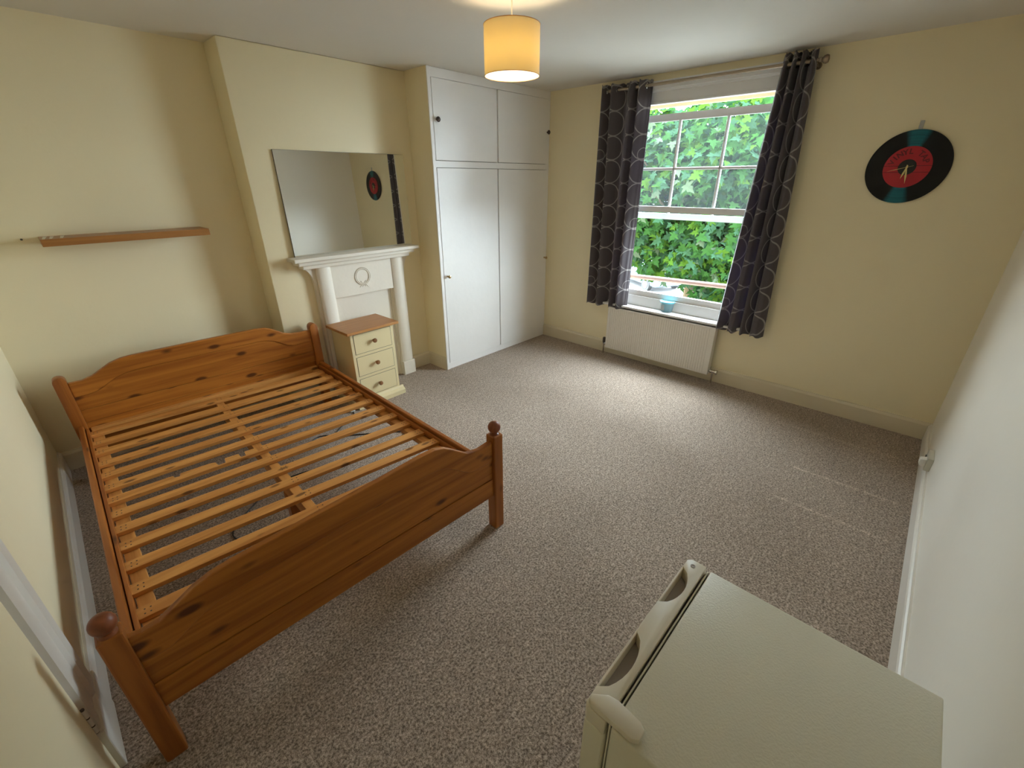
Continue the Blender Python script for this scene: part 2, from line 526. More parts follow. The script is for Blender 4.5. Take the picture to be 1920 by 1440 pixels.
# ================================================================== room shell
H, W, D, C = 2.6, 1.577, 3.992, 0.25
XL = -1.384
CY = -0.294           # cupboard front
WY0, WY1, WZ0, WZ1 = -2.575, -1.195, 0.575, 2.53   # window opening
struct('floor', B((-3.2, W + 0.02, -D - 0.05, C + 0.05, -0.12, 0)), M['carpet'], label='taupe grey cut pile carpet floor')
struct('ceiling', B((-3.2, W + 0.15, -D - 0.2, C + 0.2, H, H + 0.12)), M['ceiling'], label='plain off white ceiling')
struct('wall_back', B((-3.2, W + 0.15, C, C + 0.15, -0.1, H)), M['wall'], label='magnolia alcove wall behind the bed')
struct('wall_chimney', B((XL, 0.015, 0.0, C, 0, H)), M['wall'], 0.012, smooth=True, label='magnolia chimney breast projecting behind fireplace and mirror')
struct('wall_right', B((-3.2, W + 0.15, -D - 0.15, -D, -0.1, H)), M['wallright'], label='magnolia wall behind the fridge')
bm = bmesh.new()
box(bm, W, W + 0.15, -D, WY0, -0.1, H)
box(bm, W, W + 0.15, WY1, C, -0.1, H)
box(bm, W, W + 0.15, WY0, WY1, -0.1, WZ0)
box(bm, W, W + 0.15, WY0, WY1, WZ1, H)
struct('wall_window', bm, M['wall'], label='magnolia wall with the sash window and record clock')
# left wall leans slightly out of square
def lw(y): return -2.872 - 0.021 * (0.25 - y)
bm = bmesh.new()
prism(bm, [(lw(C), C), (lw(-D), -D), (-3.2, -D), (-3.2, C)], -0.1, H, 'z')
struct('wall_left', bm, M['wall'], label='magnolia wall along the left side of the bed')
struct('wall_stub', B((0.0, 0.022, CY, 0.03, 0, H)), M['wall'], label='painted side panel of the built in cupboard')
# baseboards
def skirting(name, p0, p1, side, h=0.138, t=0.02, m=None):
    p0, p1 = Vector((*p0, 0)), Vector((*p1, 0))
    d = p1 - p0; L = d.length
    prof = [(0, 0), (t, 0), (t, h - 0.022), (t * 0.75, h - 0.012), (t * 0.45, h - 0.006), (t * 0.4, h), (0, h)]
    bm = bmesh.new()
    prism(bm, prof, 0, L, 'x')
    a = math.atan2(d.y, d.x)
    for v in bm.verts:
        v.co = Matrix.Rotation(a, 4, 'Z') @ Vector((v.co.x, v.co.y * side, v.co.z)) + p0
    return struct(name, bm, m or M['skirt'], smooth=False)
skirting('baseboard_window', (W, -D), (W, CY), 1)
skirting('baseboard_right', (-2.95, -D), (W - 0.02, -D), 1, m=M['white'])
skirting('baseboard_left', (lw(-1.86), -1.86), (lw(C), C), -1, h=0.15, t=0.022, m=M['white'])
skirting('baseboard_alcove', (-2.85, C), (XL, C), -1)
skirting('baseboard_chimney_left', (XL, 0.0), (-1.09, 0.0), -1)
skirting('baseboard_chimney_right', (-0.225, 0.0), (-0.001, 0.0), -1)
skirting('baseboard_stub', (0.0, CY + 0.005), (0.0, -0.021), 1, t=0.012)

# door in the left wall, beside the camera
dr = thing('door_1', 'cream door and frame in left wall near the camera', 'door', (lw(-2.0), 0, 0))
del dr['category']; dr['kind'] = 'structure'
dx = 0.0
bm = B((dx - 0.01, dx + 0.030, -2.14, -1.86, 0, 0.2))
obj('plinth_block', bm, M['white'], dr, 0.004)
bm = bmesh.new()
prism(bm, [(dx - 0.01, -1.88), (dx + 0.020, -1.88), (dx + 0.026, -1.90), (dx + 0.026, -1.97), (dx + 0.016, -1.985), (dx + 0.016, -2.06),
           (dx + 0.022, -2.07), (dx + 0.022, -2.12), (dx + 0.006, -2.125), (dx + 0.006, -2.14), (dx - 0.01, -2.14)], 0.2, 2.1, 'z')
obj('architrave', bm, M['white'], dr)
obj('head_architrave', B((dx - 0.01, dx + 0.024, -3.06, -1.88, 2.1, 2.2)), M['white'], dr, 0.004)
obj('architrave', B((dx - 0.01, dx + 0.024, -3.06, -2.95, 0.0, 2.1)), M['white'], dr, 0.004)
obj('door_leaf', B((dx - 0.03, dx - 0.004 + 0.018, -2.95, -2.15, 0.008, 2.1)), M['wall'], dr, 0.003)
for z0 in (0.22, 1.75):
    bm = bmesh.new()
    lathe(bm, [(0.006, z0), (0.006, z0 + 0.03)], (dx + 0.018, -2.148, 0), n=10)
    lathe(bm, [(0.006, z0 + 0.036), (0.006, z0 + 0.07)], (dx + 0.018, -2.148, 0), n=10)
    lathe(bm, [(0.006, z0 + 0.076), (0.006, z0 + 0.11)], (dx + 0.018, -2.148, 0), n=10)
    hg = obj('hinge', bm, M['white'], dr, smooth=True)
    bm = bmesh.new()
    for q in (-0.003, 0.030, 0.070, 0.110):
        lathe(bm, [(0.005, z0 + q), (0.005, z0 + q + 0.006)], (dx + 0.018, -2.148, 0), n=8)
    obj('hinge_pin', bm, M['darkknob'], hg)

# ================================================================== window
wi = thing('window_1', 'white painted sash window with three by two panes above a clear lower sash', 'window', (W, 0, 0))
del wi['category']; wi['kind'] = 'structure'
f0, f1 = 0.026, 0.135
obj('jamb', B((f0, f1, WY1 - 0.03, WY1, WZ0, WZ1)), M['win'], wi)
obj('jamb', B((f0, f1, WY0, WY0 + 0.03, WZ0, WZ1)), M['win'], wi)
obj('window_head', B((f0, f1, WY0 + 0.03, WY1 - 0.03, 2.385, 2.53)), M['win'], wi, 0.004)
obj('head_bead', B((f0 - 0.014, f0, WY0 + 0.03, WY1 - 0.03, 2.378, 2.396)), M['win'], wi, 0.003)
bm = B((-0.022, 0.0, WY0 - 0.03, WY1 + 0.03, 2.485, 2.545), (-0.034, -0.022, WY0 - 0.03, WY1 + 0.03, 2.515, 2.545), (0.0, f0, WY0, WY1, 2.47, 2.53))
obj('head_architrave', bm, M['win'], wi, 0.003)
for y0, y1 in ((WY1, WY1 + 0.06), (WY0 - 0.06, WY0)):
    obj('side_architrave', B((-0.02, 0.0, y0, y1, WZ0, 2.485)), M['win'], wi, 0.004)
obj('window_sill', B((-0.085, f0 + 0.02, WY0 - 0.03, WY1 + 0.03, 0.560, 0.582)), M['win'], wi, 0.006)
obj('apron_board', B((f0, f1, WY0 + 0.03, WY1 - 0.03, 0.582, 0.682)), M['win'], wi, 0.003)
obj('outer_sill', B((0.151, 0.24, WY0 - 0.05, WY1 + 0.05, 0.57, 0.63)), M['stucco'], wi)
for y0, y1 in ((WY1, WY1 + 0.001), (WY0 - 0.001, WY0)): pass
ya, yb = WY0 + 0.03, WY1 - 0.03
def sash(name, x0, x1, z0, z1, top, bot, cols, rows, glassm):
    s = obj(name, B((x0, x1, ya, ya + 0.045, z0, z1), (x0, x1, yb - 0.045, yb, z0, z1),
                    (x0, x1, ya + 0.045, yb - 0.045, z1 - top, z1), (x0, x1, ya + 0.045, yb - 0.045, z0, z0 + bot)), M['win'], wi)
    gy0, gy1, gz0, gz1 = ya + 0.045, yb - 0.045, z0 + bot, z1 - top
    xm = (x0 + x1) / 2
    for i in range(1, cols):
        y = gy0 + (gy1 - gy0) * i / cols
        bm = bmesh.new()
        prism(bm, [(x0 + 0.003, y - 0.006), (xm, y - 0.013), (x1 - 0.003, y - 0.010), (x1 - 0.003, y + 0.010), (xm, y + 0.013), (x0 + 0.003, y + 0.006)], gz0, gz1, 'z')
        obj('glazing_bar', bm, M['win'], s)
    for j in range(1, rows):
        z = gz0 + (gz1 - gz0) * j / rows
        bm = bmesh.new()
        prism(bm, [(x0 + 0.003, z - 0.006), (xm, z - 0.013), (x1 - 0.003, z - 0.010), (x1 - 0.003, z + 0.010), (xm, z + 0.013), (x0 + 0.003, z + 0.006)], gy0, gy1, 'y')
        obj('glazing_bar', bm, M['win'], s)
    for i in range(cols):
        for j in range(rows):
            y0 = gy0 + (gy1 - gy0) * i / cols; y1 = gy0 + (gy1 - gy0) * (i + 1) / cols
            zz0 = gz0 + (gz1 - gz0) * j / rows; zz1 = gz0 + (gz1 - gz0) * (j + 1) / rows
            bm = bmesh.new()
            q = [bm.verts.new((xm + 0.004, y0, zz0)), bm.verts.new((xm + 0.004, y1, zz0)), bm.verts.new((xm + 0.004, y1, zz1)), bm.verts.new((xm + 0.004, y0, zz1))]
            bm.faces.new(q)
            obj('pane', bm, glassm, s)
    return s
sash('upper_sash', 0.086, 0.122, 1.435, 2.305, 0.055, 0.05, 3, 2, M['hazeglass'])
sash('lower_sash', 0.044, 0.080, 0.682, 1.548, 0.05, 0.055, 1, 1, M['glass'])
# stucco reveal outside
for y0, y1 in ((WY1 - 0.025, WY1 - 0.001), (WY0 + 0.001, WY0 + 0.025)):
    obj('outer_reveal', B((f1, 0.15, y0, y1, 0.63, 2.52)), M['stucco'], wi)
obj('outer_reveal', B((f1, 0.15, WY0, WY1, 2.36, 2.529)), M['stucco'], wi)
# guard rail outside
bm = bmesh.new()
tube(bm, [(1.82, WY1 + 0.02, 0.825), (1.82, -1.85, 0.845), (1.82, WY0 - 0.02, 0.868)], 0.024, 12)
rl = obj('guard_rail', bm, M['copper'], smooth=True)
tag(rl, 'red brown round guard rail running across outside the window', 'rail')

# ================================================================== outdoors
struct('street', B((3.2, 60, -40, 40, -3.3, -3.0)), M['road'], label='grey street below the window')
struct('pavement', B((W + 0.15, 3.2, -40, 40, -3.3, -2.88)), M['paving'], label='pale pavement in front of the house')
# facade of the building this room is in
struct('wall_outside', B((W - 0.15, W + 0.15, -8, -D - 0.15, -3, 6), (W - 0.15, W + 0.15, C + 0.15, 6, -3, 6), (W - 0.15, W + 0.15, -D - 0.15, C + 0.15, H + 0.12, 6), (W - 0.15, W + 0.15, -D - 0.15, C + 0.15, -3, -0.12)), M['stucco'], label='cream stucco outer face of this house')

# plane tree
tree = thing('plane_tree', 'leafy green maple leaved tree filling the view outside the window', 'tree', (6.6, -0.1, -2.88))
bm = bmesh.new()
tube(bm, [(0, 0, 0), (0.08, 0.02, 1.6), (0.0, -0.05, 2.8), (-0.1, 0.1, 4.2), (-0.1, 0.05, 5.6)], [0.2, 0.17, 0.14, 0.10, 0.04], 10)
obj('trunk', bm, M['bark'], tree, smooth=True)
def leaf_mesh(i):
    me = bpy.data.meshes.new('leaf_blade')
    # five lobed outline (half), mirrored
    half = [(0.0, -0.02), (0.16, -0.10), (0.34, -0.12), (0.27, 0.06), (0.46, 0.10), (0.62, 0.24), (0.38, 0.27), (0.21, 0.28), (0.28, 0.50), (0.14, 0.58), (0.0, 0.95)]
    out = half + [(-x, y) for x, y in reversed(half[1:-1])]
    fold = (0.10, 0.22, 0.16, 0.05)[i]; droop = (0.25, 0.35, 0.15, 0.45)[i]
    v = [(0, 0.28, 0.0)] + [(x, y, abs(x) * fold - droop * y * y * 0.6) for x, y in out]
    n = len(out)
    me.from_pydata(v, [], [(0, 1 + k, 1 + (k + 1) % n) for k in range(n)])
    me.materials.append(LEAF[i])
    return me
LM = [leaf_mesh(i) for i in range(4)]
def crown_point():
    # rounded, lumpy crown; returns a point on its outer layers and the outward direction
    while True:
        d = Vector((random.gauss(0, 1), random.gauss(0, 1), random.gauss(0, 1))).normalized()
        d = Vector([math.copysign(abs(c) ** 0.75, c) for c in d])
        lump = 1 + 0.10 * math.sin(5 * d.y + 1) * math.cos(4 * d.z) + 0.07 * math.sin(9 * d.z + 4 * d.y)
        k = (random.random() ** 0.35) * lump
        p = Vector((d.x * 1.7, d.y * 2.0, d.z * 1.75)) * k
        return p, d
CC = Vector((-0.1, -0.05, 4.25))     # crown centre in tree coordinates (z 1.37 in the room)
def leaf_matrix(p, d, s):
    nrm = (Vector((-0.75, -0.25, 0.75)) + 0.5 * d + Vector((random.gauss(0, 0.65), random.gauss(0, 0.65), random.gauss(0, 0.6)))).normalized()
    tip = (Vector((random.gauss(0, 0.8), random.gauss(0, 0.8), -0.7)))
    tip = (tip - nrm * tip.dot(nrm)).normalized()
    sd = tip.cross(nrm)
    mm = Matrix.Identity(4)
    for k in range(3):
        mm[k][0], mm[k][1], mm[k][2] = sd[k] * s, tip[k] * s, nrm[k] * s
    mm.translation = p
    return mm
def leaf_kind():
    r = random.random()
    return 0 if r < 0.42 else 1 if r < 0.74 else 2 if r < 0.93 else 3
cands = []
for _ in range(17000):
    p, d = crown_point()
    # a gap at the lower left lets the street show through
    q = p + CC
    if q.z < 3.25 and q.y > 0.55 - (3.25 - q.z) * 0.25 and random.random() < 0.93: continue
    if q.z < 3.0 and q.y > -0.35 and random.random() < 0.7: continue
    cands.append((q, d, random.uniform(0.09, 0.21)))
# nearest leaves on the window side become single leaves
cands.sort(key=lambda c: (c[0].x + 0.35 * abs(c[0].y)) if (-2.6 < c[0].y < 1.9 and c[0].z > 2.6) else 9)
for q, d, s in cands[:300]:
    o = bpy.data.objects.new('leaf', LM[leaf_kind()])
    COL.objects.link(o)
    o.parent = tree
    o.matrix_local = leaf_matrix(q, d, s)
V, F, MI = [], [], []
for q, d, s in cands[300:]:
    k = leaf_kind(); mm = leaf_matrix(q, d, s); b0 = len(V)
    V += [mm @ v.co for v in LM[k].vertices]
    for pl in LM[k].polygons:
        F.append([b0 + i for i in pl.vertices]); MI.append(k)
me = bpy.data.meshes.new('foliage')
me.from_pydata(V, [], F)
for l in LEAF: me.materials.append(l)
me.polygons.foreach_set('material_index', MI)
fo = bpy.data.objects.new('foliage', me); COL.objects.link(fo); fo.parent = tree
fo['kind'] = 'stuff'
random.seed(11)
for k in range(9):
    a = random.uniform(0, 6.28); z0 = random.uniform(2.6, 4.6)
    e = Vector((1.4 * math.cos(a), 2.1 * math.sin(a), z0 + random.uniform(0.4, 1.3)))
    bm = bmesh.new()
    tube(bm, [(0, 0, z0), e * 0.5 + Vector((0, 0, z0 * 0.5 - 0.1)), e], [0.06, 0.035, 0.012], 6)
    obj('branch', bm, M['bark'], tree, smooth=True)

# parked car and a house across the street
cr = thing('parked_car', 'pale blue parked car glimpsed through leaves at the window bottom left', 'car', (18.2, 6.6, -3.0), R(62))
bm = bmesh.new()
prism(bm, [(-2.1, 0.35), (-2.1, 0.75), (-1.95, 0.90), (-1.0, 0.98), (-0.45, 1.40), (0.9, 1.42), (1.6, 1.0), (2.05, 0.9), (2.12, 0.45), (2.05, 0.3), (-2.0, 0.28)], -0.85, 0.85, 'y')
obj('body', bm, M['car'], cr, 0.05)
for s in (-1, 1):
    bm = bmesh.new()
    prism(bm, [(-0.85, 0.98), (-0.42, 1.33), (0.2, 1.35), (0.2, 0.98)], s * 0.845 - 0.01, s * 0.845 + 0.01, 'y')
    obj('side_window', bm, M['carglass'], cr)
    bm = bmesh.new()
    prism(bm, [(0.28, 0.98), (0.28, 1.35), (0.85, 1.34), (1.35, 1.0)], s * 0.845 - 0.01, s * 0.845 + 0.01, 'y')
    obj('side_window', bm, M['carglass'], cr)
    for x in (-1.3, 1.35):
        bm = bmesh.new()
        lathe(bm, [(0.18, -0.09), (0.30, -0.10), (0.31, -0.06), (0.31, 0.06), (0.30, 0.10), (0.18, 0.09)], (x, s * 0.80, 0.31), 'y', 24)
        wh = obj('wheel', bm, M['black'], cr, smooth=True)
        bm = bmesh.new()
        lathe(bm, [(0.17, -0.105), (0.05, -0.11), (0.05, 0.11), (0.17, 0.105)], (x, s * 0.80, 0.31), 'y', 18)
        obj('hub', bm, M['chrome'], wh, smooth=True)

# ================================================================== built-in cupboard
cu = thing('built_in_cupboard', 'floor to ceiling white built in cupboard with four doors beside window wall', 'cupboard', (0, CY, 0))
X1 = W - 0.001
fr = [('left_stile', (-0.003, 0.030, -0.012, -0.0005, 0, H - 0.001)), ('right_stile', (1.545, X1, -0.004, 0.02, 0, H - 0.001)),
      ('top_rail', (0.030, 1.545, -0.006, 0.02, 2.53, H - 0.001)), ('middle_rail', (0.030, 1.545, -0.006, 0.02, 1.880, 1.932)),
      ('kick_rail', (0.030, 1.545, -0.006, 0.02, 0, 0.066)), ('centre_stile', (0.768, 0.790, -0.002, 0.02, 0.066, 2.53))]
for nme, b in fr: obj(nme, B(b), M['cupwhite'], cu, 0.0025)
obj('dark_interior', B((0.022, X1, 0.03, 0.05, 0, H - 0.001)), M['darkknob'], cu)
def cdoor(x0, x1, z0, z1, kx, kz, kind):
    g = 0.0035
    d = obj('door', B((x0 + g, x1 - g, -0.014, 0.012, z0 + g, z1 - g)), M['cupwhite'], cu, 0.003)
    bm = bmesh.new()
    if kind == 'dark':
        lathe(bm, [(0.008, -0.014), (0.008, -0.028), (0.019, -0.032), (0.021, -0.038), (0.018, -0.043), (0.013, -0.040), (0.008, -0.044), (0.001, -0.045)], (kx, 0, kz), 'y', 20)
        obj('knob', bm, M['darkknob'], d, smooth=True)
    else:
        lathe(bm, [(0.010, -0.014), (0.006, -0.018), (0.006, -0.032), (0.013, -0.038), (0.016, -0.046), (0.013, -0.054), (0.001, -0.057)], (kx, 0, kz), 'y', 18)
        obj('knob', bm, M['brass'], d, smooth=True)
    return d
cdoor(0.030, 0.768, 1.932, 2.53, 0.065, 2.236, 'dark')
cdoor(0.790, 1.545, 1.932, 2.53, 1.522, 2.232, 'dark')
cdoor(0.030, 0.776, 0.066, 1.880, 0.072, 0.948, 'brass')
cdoor(0.782, 1.545, 0.066, 1.880, 1.525, 0.956, 'brass')
bpy.data.objects.remove(bpy.data.objects['centre_stile'])
obj('centre_stile', B((0.770, 0.788, -0.004, 0.02, 1.932, 2.53)), M['cupwhite'], cu, 0.002)

# ================================================================== fireplace surround
fp = thing('fireplace_surround', 'white painted fireplace surround with mantelshelf and raised wreath', 'fireplace', (-0.655, 0, 0))
ox = 0.655
def bow(x0, x1, yb, yf, z0, z1, b, n=16):
    """slab whose front edge bows out towards the middle"""
    bm = bmesh.new()
    pts = [(x1, yb), (x0, yb)]
    for i in range(n + 1):
        t = i / n
        pts.append((x0 + (x1 - x0) * t, yf - b * math.sin(math.pi * t) ** 2))
    prism(bm, pts, z0, z1, 'z')
    return bm
obj('mantel_shelf', bow(-0.59, 0.545, 0, -0.150, 1.212, 1.240, 0.008), M['fire'], fp, 0.005)
obj('bed_moulding', bow(-0.555, 0.51, 0, -0.120, 1.180, 1.212, 0.006), M['fire'], fp, 0.008, 3)
obj('cornice', bow(-0.515, 0.47, 0, -0.092, 1.148, 1.180, 0.004), M['fire'], fp, 0.006)
def pil(x0, x1, z0, z1, n=10, yb=0.0, yf=-0.062, d=0.020):
    bm = bmesh.new()
    pts = [(x1, yb), (x0, yb)]
    for i in range(n + 1):
        t = i / n
        pts.append((x0 + (x1 - x0) * t, yf - d * math.sin(math.pi * t) ** 0.7 if 0 < t < 1 else yf))
    prism(bm, pts, z0, z1, 'z')
    return bm
for s, x0, x1 in ((-1, -0.405, -0.285), (1, 0.285, 0.405)):
    lg = obj('leg', pil(x0, x1, 0.13, 1.148), M['fire'], fp, smooth=True)
    obj('plinth_block', B((x0 - 0.006, x1 + 0.006, -0.092, 0, 0, 0.14)), M['fire'], lg, 0.004)
    # curved bracket on the outer side, flaring to the shelf
    bm = bmesh.new()
    xo = x0 if s < 0 else x1
    pr = [(xo, 0.0), (xo + s * 0.018, 0.0), (xo + s * 0.018, 0.98)]
    for i in range(9):
        a = math.pi / 2 * i / 8
        pr.append((xo + s * (0.018 + 0.085 * (1 - math.cos(a))), 0.98 + 0.168 * math.sin(a)))
    pr.append((xo, 1.148))
    prism(bm, pr, -0.040, 0.0, 'y')
    obj('bracket', bm, M['fire'], lg, smooth=True)
fz = obj('frieze_panel', B((-0.285, 0.285, -0.058, 0, 0.875, 1.148)), M['fire'], fp, 0.003)
# wreath
bm = bmesh.new()
random.seed(3)
for i in range(40):
    a = 2 * math.pi * i / 40
    c = Vector((0.066 * math.cos(a), 0, 0.066 * math.sin(a) + 1.026))
    for sgn in (-1, 1):
        ta = a + math.pi / 2 + sgn * 0.6
        e = c + Vector((math.cos(ta), 0, math.sin(ta))) * 0.019
        tube(bm, [c, (c + e) / 2 + Vector((0, -0.003, 0)), e], [0.003, 0.0055, 0.0015], 5)
for a0, l in ((-2.3, 0.06), (-0.9, 0.07), (-1.9, 0.045), (-1.2, 0.045)):
    c = Vector((0.0, 0, 0.960)); e = c + Vector((math.cos(a0) * l, 0, math.sin(a0) * l * 0.6))
    tube(bm, [c, (c + e) / 2 + Vector((0.006, 0, 0.006)), e], [0.004, 0.005, 0.002], 5)
for sgn in (-1, 1):
    tube(bm, [(0, 0, 0.960), (sgn * 0.022, 0, 0.986), (sgn * 0.032, 0, 0.972), (sgn * 0.014, 0, 0.956), (0, 0, 0.960)], 0.004, 5)
wr = obj('wreath', bm, M['fire'], fz, smooth=True)
wr.location = (-0.010, -0.0585, 0)
obj('infill_board', B((-0.285, 0.285, -0.020, 0, 0, 0.875)), M['fire'], fp)
obj('infill_bead', B((-0.285, -0.268, -0.034, -0.02, 0, 0.875)), M['fire'], fp, 0.002)
obj('infill_bead', B((0.268, 0.285, -0.034, -0.02, 0, 0.875)), M['fire'], fp, 0.002)

# mirror leaning on the mantel
mi = thing('mirror', 'frameless rectangular mirror leaning above the mantelshelf', 'mirror', (-0.645, -0.026, 1.2405))
mi.rotation_euler = (R(-1.2), 0, R(0.0))
obj('backing', B((-0.545, 0.545, 0.0005, 0.006, 0, 0.742)), M['mirroredge'], mi)
obj('mirror_glass', B((-0.543, 0.543, -0.004, 0.0, 0.001, 0.740)), M['mirror'], mi)

# floating shelf
sh = thing('floating_shelf', 'brown wooden floating shelf high on the alcove wall over the bed', 'shelf', (-2.105, C, 1.445))
obj('shelf_board', B((-0.413, 0.413, -0.215, 0, 0, 0.040)), M['shelf'], sh, 0.0015)
bm = bmesh.new()
random.seed(5)
for i, x in enumerate((-0.405, -0.375, -0.33)):
    vs = [bm.verts.new(v) for v in ((x, -0.208, 0.0405), (x + 0.012, -0.208, 0.0405), (x + 0.030, -0.03, 0.0405), (x + 0.012, -0.03, 0.0405))]
    bm.faces.new(vs)
obj('scuff_mark', bm, M['white'], sh)
bm = bmesh.new()
lathe(bm, [(0.003, 0.0), (0.003, -0.006), (0.006, -0.008), (0.005, -0.012), (0.001, -0.013)], (-2.588, C, 1.476), 'y', 10)
tag(obj('wall_screw', bm, M['darkknob'], smooth=True), 'small dark screw in the wall left of the shelf', 'screw')

# ================================================================== pine bed
PHI = R(-1.6)
bed = thing('double_bed', 'orange pine double bed frame with bare slats and no mattress', 'bed', (-1.945, -0.065, 0), PHI)
Rinv = Matrix.Rotation(-PHI, 4, 'Z')
def bl(x, y, z=0.0):
    return Rinv @ (Vector((x, y, z)) - Vector((-1.945, -0.065, 0)))
HB = [(-0.725, 0.680), (-0.66, 0.680), (-0.61, 0.694), (-0.56, 0.722), (-0.51, 0.750), (-0.455, 0.766), (-0.40, 0.771), (-0.30, 0.773), (0, 0.775),
      (0.33, 0.775), (0.40, 0.768), (0.445, 0.752), (0.49, 0.724), (0.535, 0.696), (0.58, 0.682), (0.65, 0.677), (0.725, 0.677)]
HL = [(x, z - (0.100 if abs(x) < 0.62 else 0.095)) for x, z in HB]
# posts of the headboard
for s in (-1, 1):
    bm = bmesh.new()
    x = s * 0.755
    prof = [(x - 0.030, 0.0), (x - 0.030, 0.70)] + [(x - 0.030 * math.cos(math.pi * i / 8), 0.70 + 0.028 * math.sin(math.pi * i / 8)) for i in range(1, 8)] + [(x + 0.030, 0.70), (x + 0.030, 0.0)]
    prism(bm, prof, -0.035, 0.035, 'y')
    obj('headboard_post', bm, M['pine_z'], bed, 0.004, smooth=True)
# headboard: planks and a curved top rail
pz = [0.20, 0.325, 0.410, 0.495]
for a, b in zip(pz, pz[1:]):
    obj('headboard_plank', B((-0.727, 0.727, -0.012, 0.010, a + 0.0008, b - 0.0008)), M['pine_x'], bed, 0.0012)
bm = bmesh.new()
prism(bm, [(-0.727, 0.496), (0.727, 0.496)] + [(x, z) for x, z in reversed(HL)], -0.012, 0.010, 'y')
obj('headboard_plank', bm, M['pine_x'], bed, 0.0012)
bm = bmesh.new()
prism(bm, [(x, z + 0.001) for x, z in HL] + list(reversed(HB)), -0.019, 0.013, 'y')
obj('headboard_top_rail', bm, M['pine_x'], bed, 0.005)
# foot end
FY = -2.165
FB = [(-0.735, 0.560), (-0.70, 0.552), (-0.655, 0.556), (-0.60, 0.586), (-0.55, 0.614), (-0.50, 0.631), (-0.44, 0.639), (-0.2, 0.652), (0.1, 0.668),
      (0.33, 0.684), (0.39, 0.683), (0.44, 0.668), (0.49, 0.636), (0.535, 0.602), (0.57, 0.578), (0.61, 0.567), (0.65, 0.562), (0.735, 0.572)]
FB = [(x + 0.0, z) for x, z in FB]
FL = [(x, z - 0.115) for x, z in FB]
for s in (-1, 1):
    x = s * 0.762
    p = obj('foot_post', B((x - 0.031, x + 0.031, FY - 0.031, FY + 0.031, 0, 0.600)), M['pine_z'], bed, 0.006, 2)
    bm = bmesh.new()
    r = 0.033
    lathe(bm, [(0.024, 0.600), (0.016, 0.606), (0.016, 0.612)] + ball_profile(r, 14, 0.640)[3:], (x, FY, 0), 'z', 24)
    obj('ball_finial', bm, M['ball'], p, smooth=True)
bm = bmesh.new()
prism(bm, [(-0.733, 0.338), (0.733, 0.338)] + list(reversed(FL)), FY - 0.010, FY + 0.010, 'y')
obj('footboard_panel', bm, M['pine_x'], bed, 0.0012)
bm = bmesh.new()
prism(bm, [(x, z + 0.0008) for x, z in FL] + list(reversed(FB)), FY - 0.014, FY + 0.012, 'y')
obj('footboard_top_rail', bm, M['pine_x'], bed, 0.004)
obj('footboard_lower_rail', B((-0.733, 0.733, FY - 0.015, FY + 0.012, 0.225, 0.336)), M['pine_x'], bed, 0.003)
# side rails, each with an inner batten that carries the slats
for s in (-1, 1):
    xo = s * 0.768
    a, b = sorted((xo, xo - s * 0.026))
    rl = obj('side_rail', B((a, b, FY + 0.03, -0.036, 0.225, 0.405)), M['pine_y'], bed, 0.005)
    a, b = sorted((xo - s * 0.030, xo - s * 0.044))
    obj('groove_strip', B((a, b, FY + 0.035, -0.04, 0.33, 0.384)), M['pine_y'], rl, 0.002)
    a, b = sorted((xo - s * 0.048, xo - s * 0.100))
    obj('slat_batten', B((a, b, FY + 0.035, -0.04, 0.322, 0.350)), M['slatrail'], rl, 0.002)
obj('head_batten', B((-0.715, 0.715, -0.052, -0.0125, 0.335, 0.372)), M['slat'], bed, 0.002)
# centre beam
obj('centre_beam', B((-0.064, -0.018, FY + 0.013, -0.053, 0.268, 0.349)), M['slatrail'], bed, 0.002)
bm = B((-0.068, -0.014, FY + 0.72, FY + 0.78, 0, 0.268))
obj('centre_leg', bm, M['pine_z'], bed, 0.003)
# slats: right and left end heights read along the rails
SW = 0.031
slat_l = [-0.155, -0.318, -0.455, -0.612, -0.760, -0.905, -1.047, -1.184, -1.322, -1.462, -1.612, -1.768, -1.916]
random.seed(21)
for i in range(13):
    yr = -0.262 - 0.1515 * i
    L, Rr = bl(-2.683 - 0.0035 * i, slat_l[i]), bl(-1.243 - 0.0015 * i, yr)
    d = (Rr - L).normalized(); nn = Vector((-d.y, d.x, 0)) * SW
    zt = 0.3715 + random.uniform(-0.001, 0.001)
    bm = bmesh.new()
    if i != 6:
        pts = [L - nn, Rr - nn, Rr + nn, L + nn]
    else:
        # the damaged slat: notches broken out of its edges
        Lg = (Rr - L).length
        def at(t, o): return L + d * (t * Lg) + nn * o
        edge = [(1.0, 1), (0.478, 1), (0.476, -0.45), (0.460, -0.5), (0.457, 0.95), (0.418, 1), (0.416, -0.55), (0.399, -0.5), (0.396, 0.9),
                (0.350, 1), (0.347, -0.62), (0.322, -0.66), (0.318, 0.7), (0.300, 1), (0.208, 1), (0.205, 0.1), (0.190, 0.2), (0.186, 1), (0.0, 1)]
        low = [(0.0, -1), (1.0, -1)]
        pts = [at(t, o) for t, o in low] + [at(t, o) for t, o in edge]
    prism(bm, [(p.x, p.y) for p in pts], zt - 0.020, zt, 'z')
    sl = obj('slat', bm, M['slat'], bed, 0.002 if i != 6 else 0.0)
    # nail heads at both ends and the middle
    bm = bmesh.new()
    for t in (0.018, 0.03, 0.478, 0.494, 0.97, 0.982):
        for o in (-0.4, 0.35):
            c = L + d * (t * (Rr - L).length) + nn * o
            lathe(bm, [(0.0032, zt - 0.001), (0.0032, zt + 0.0006)], (c.x, c.y, 0), 'z', 6)
    obj('nail_heads', bm, M['darkknob'], sl)['kind'] = 'stuff'

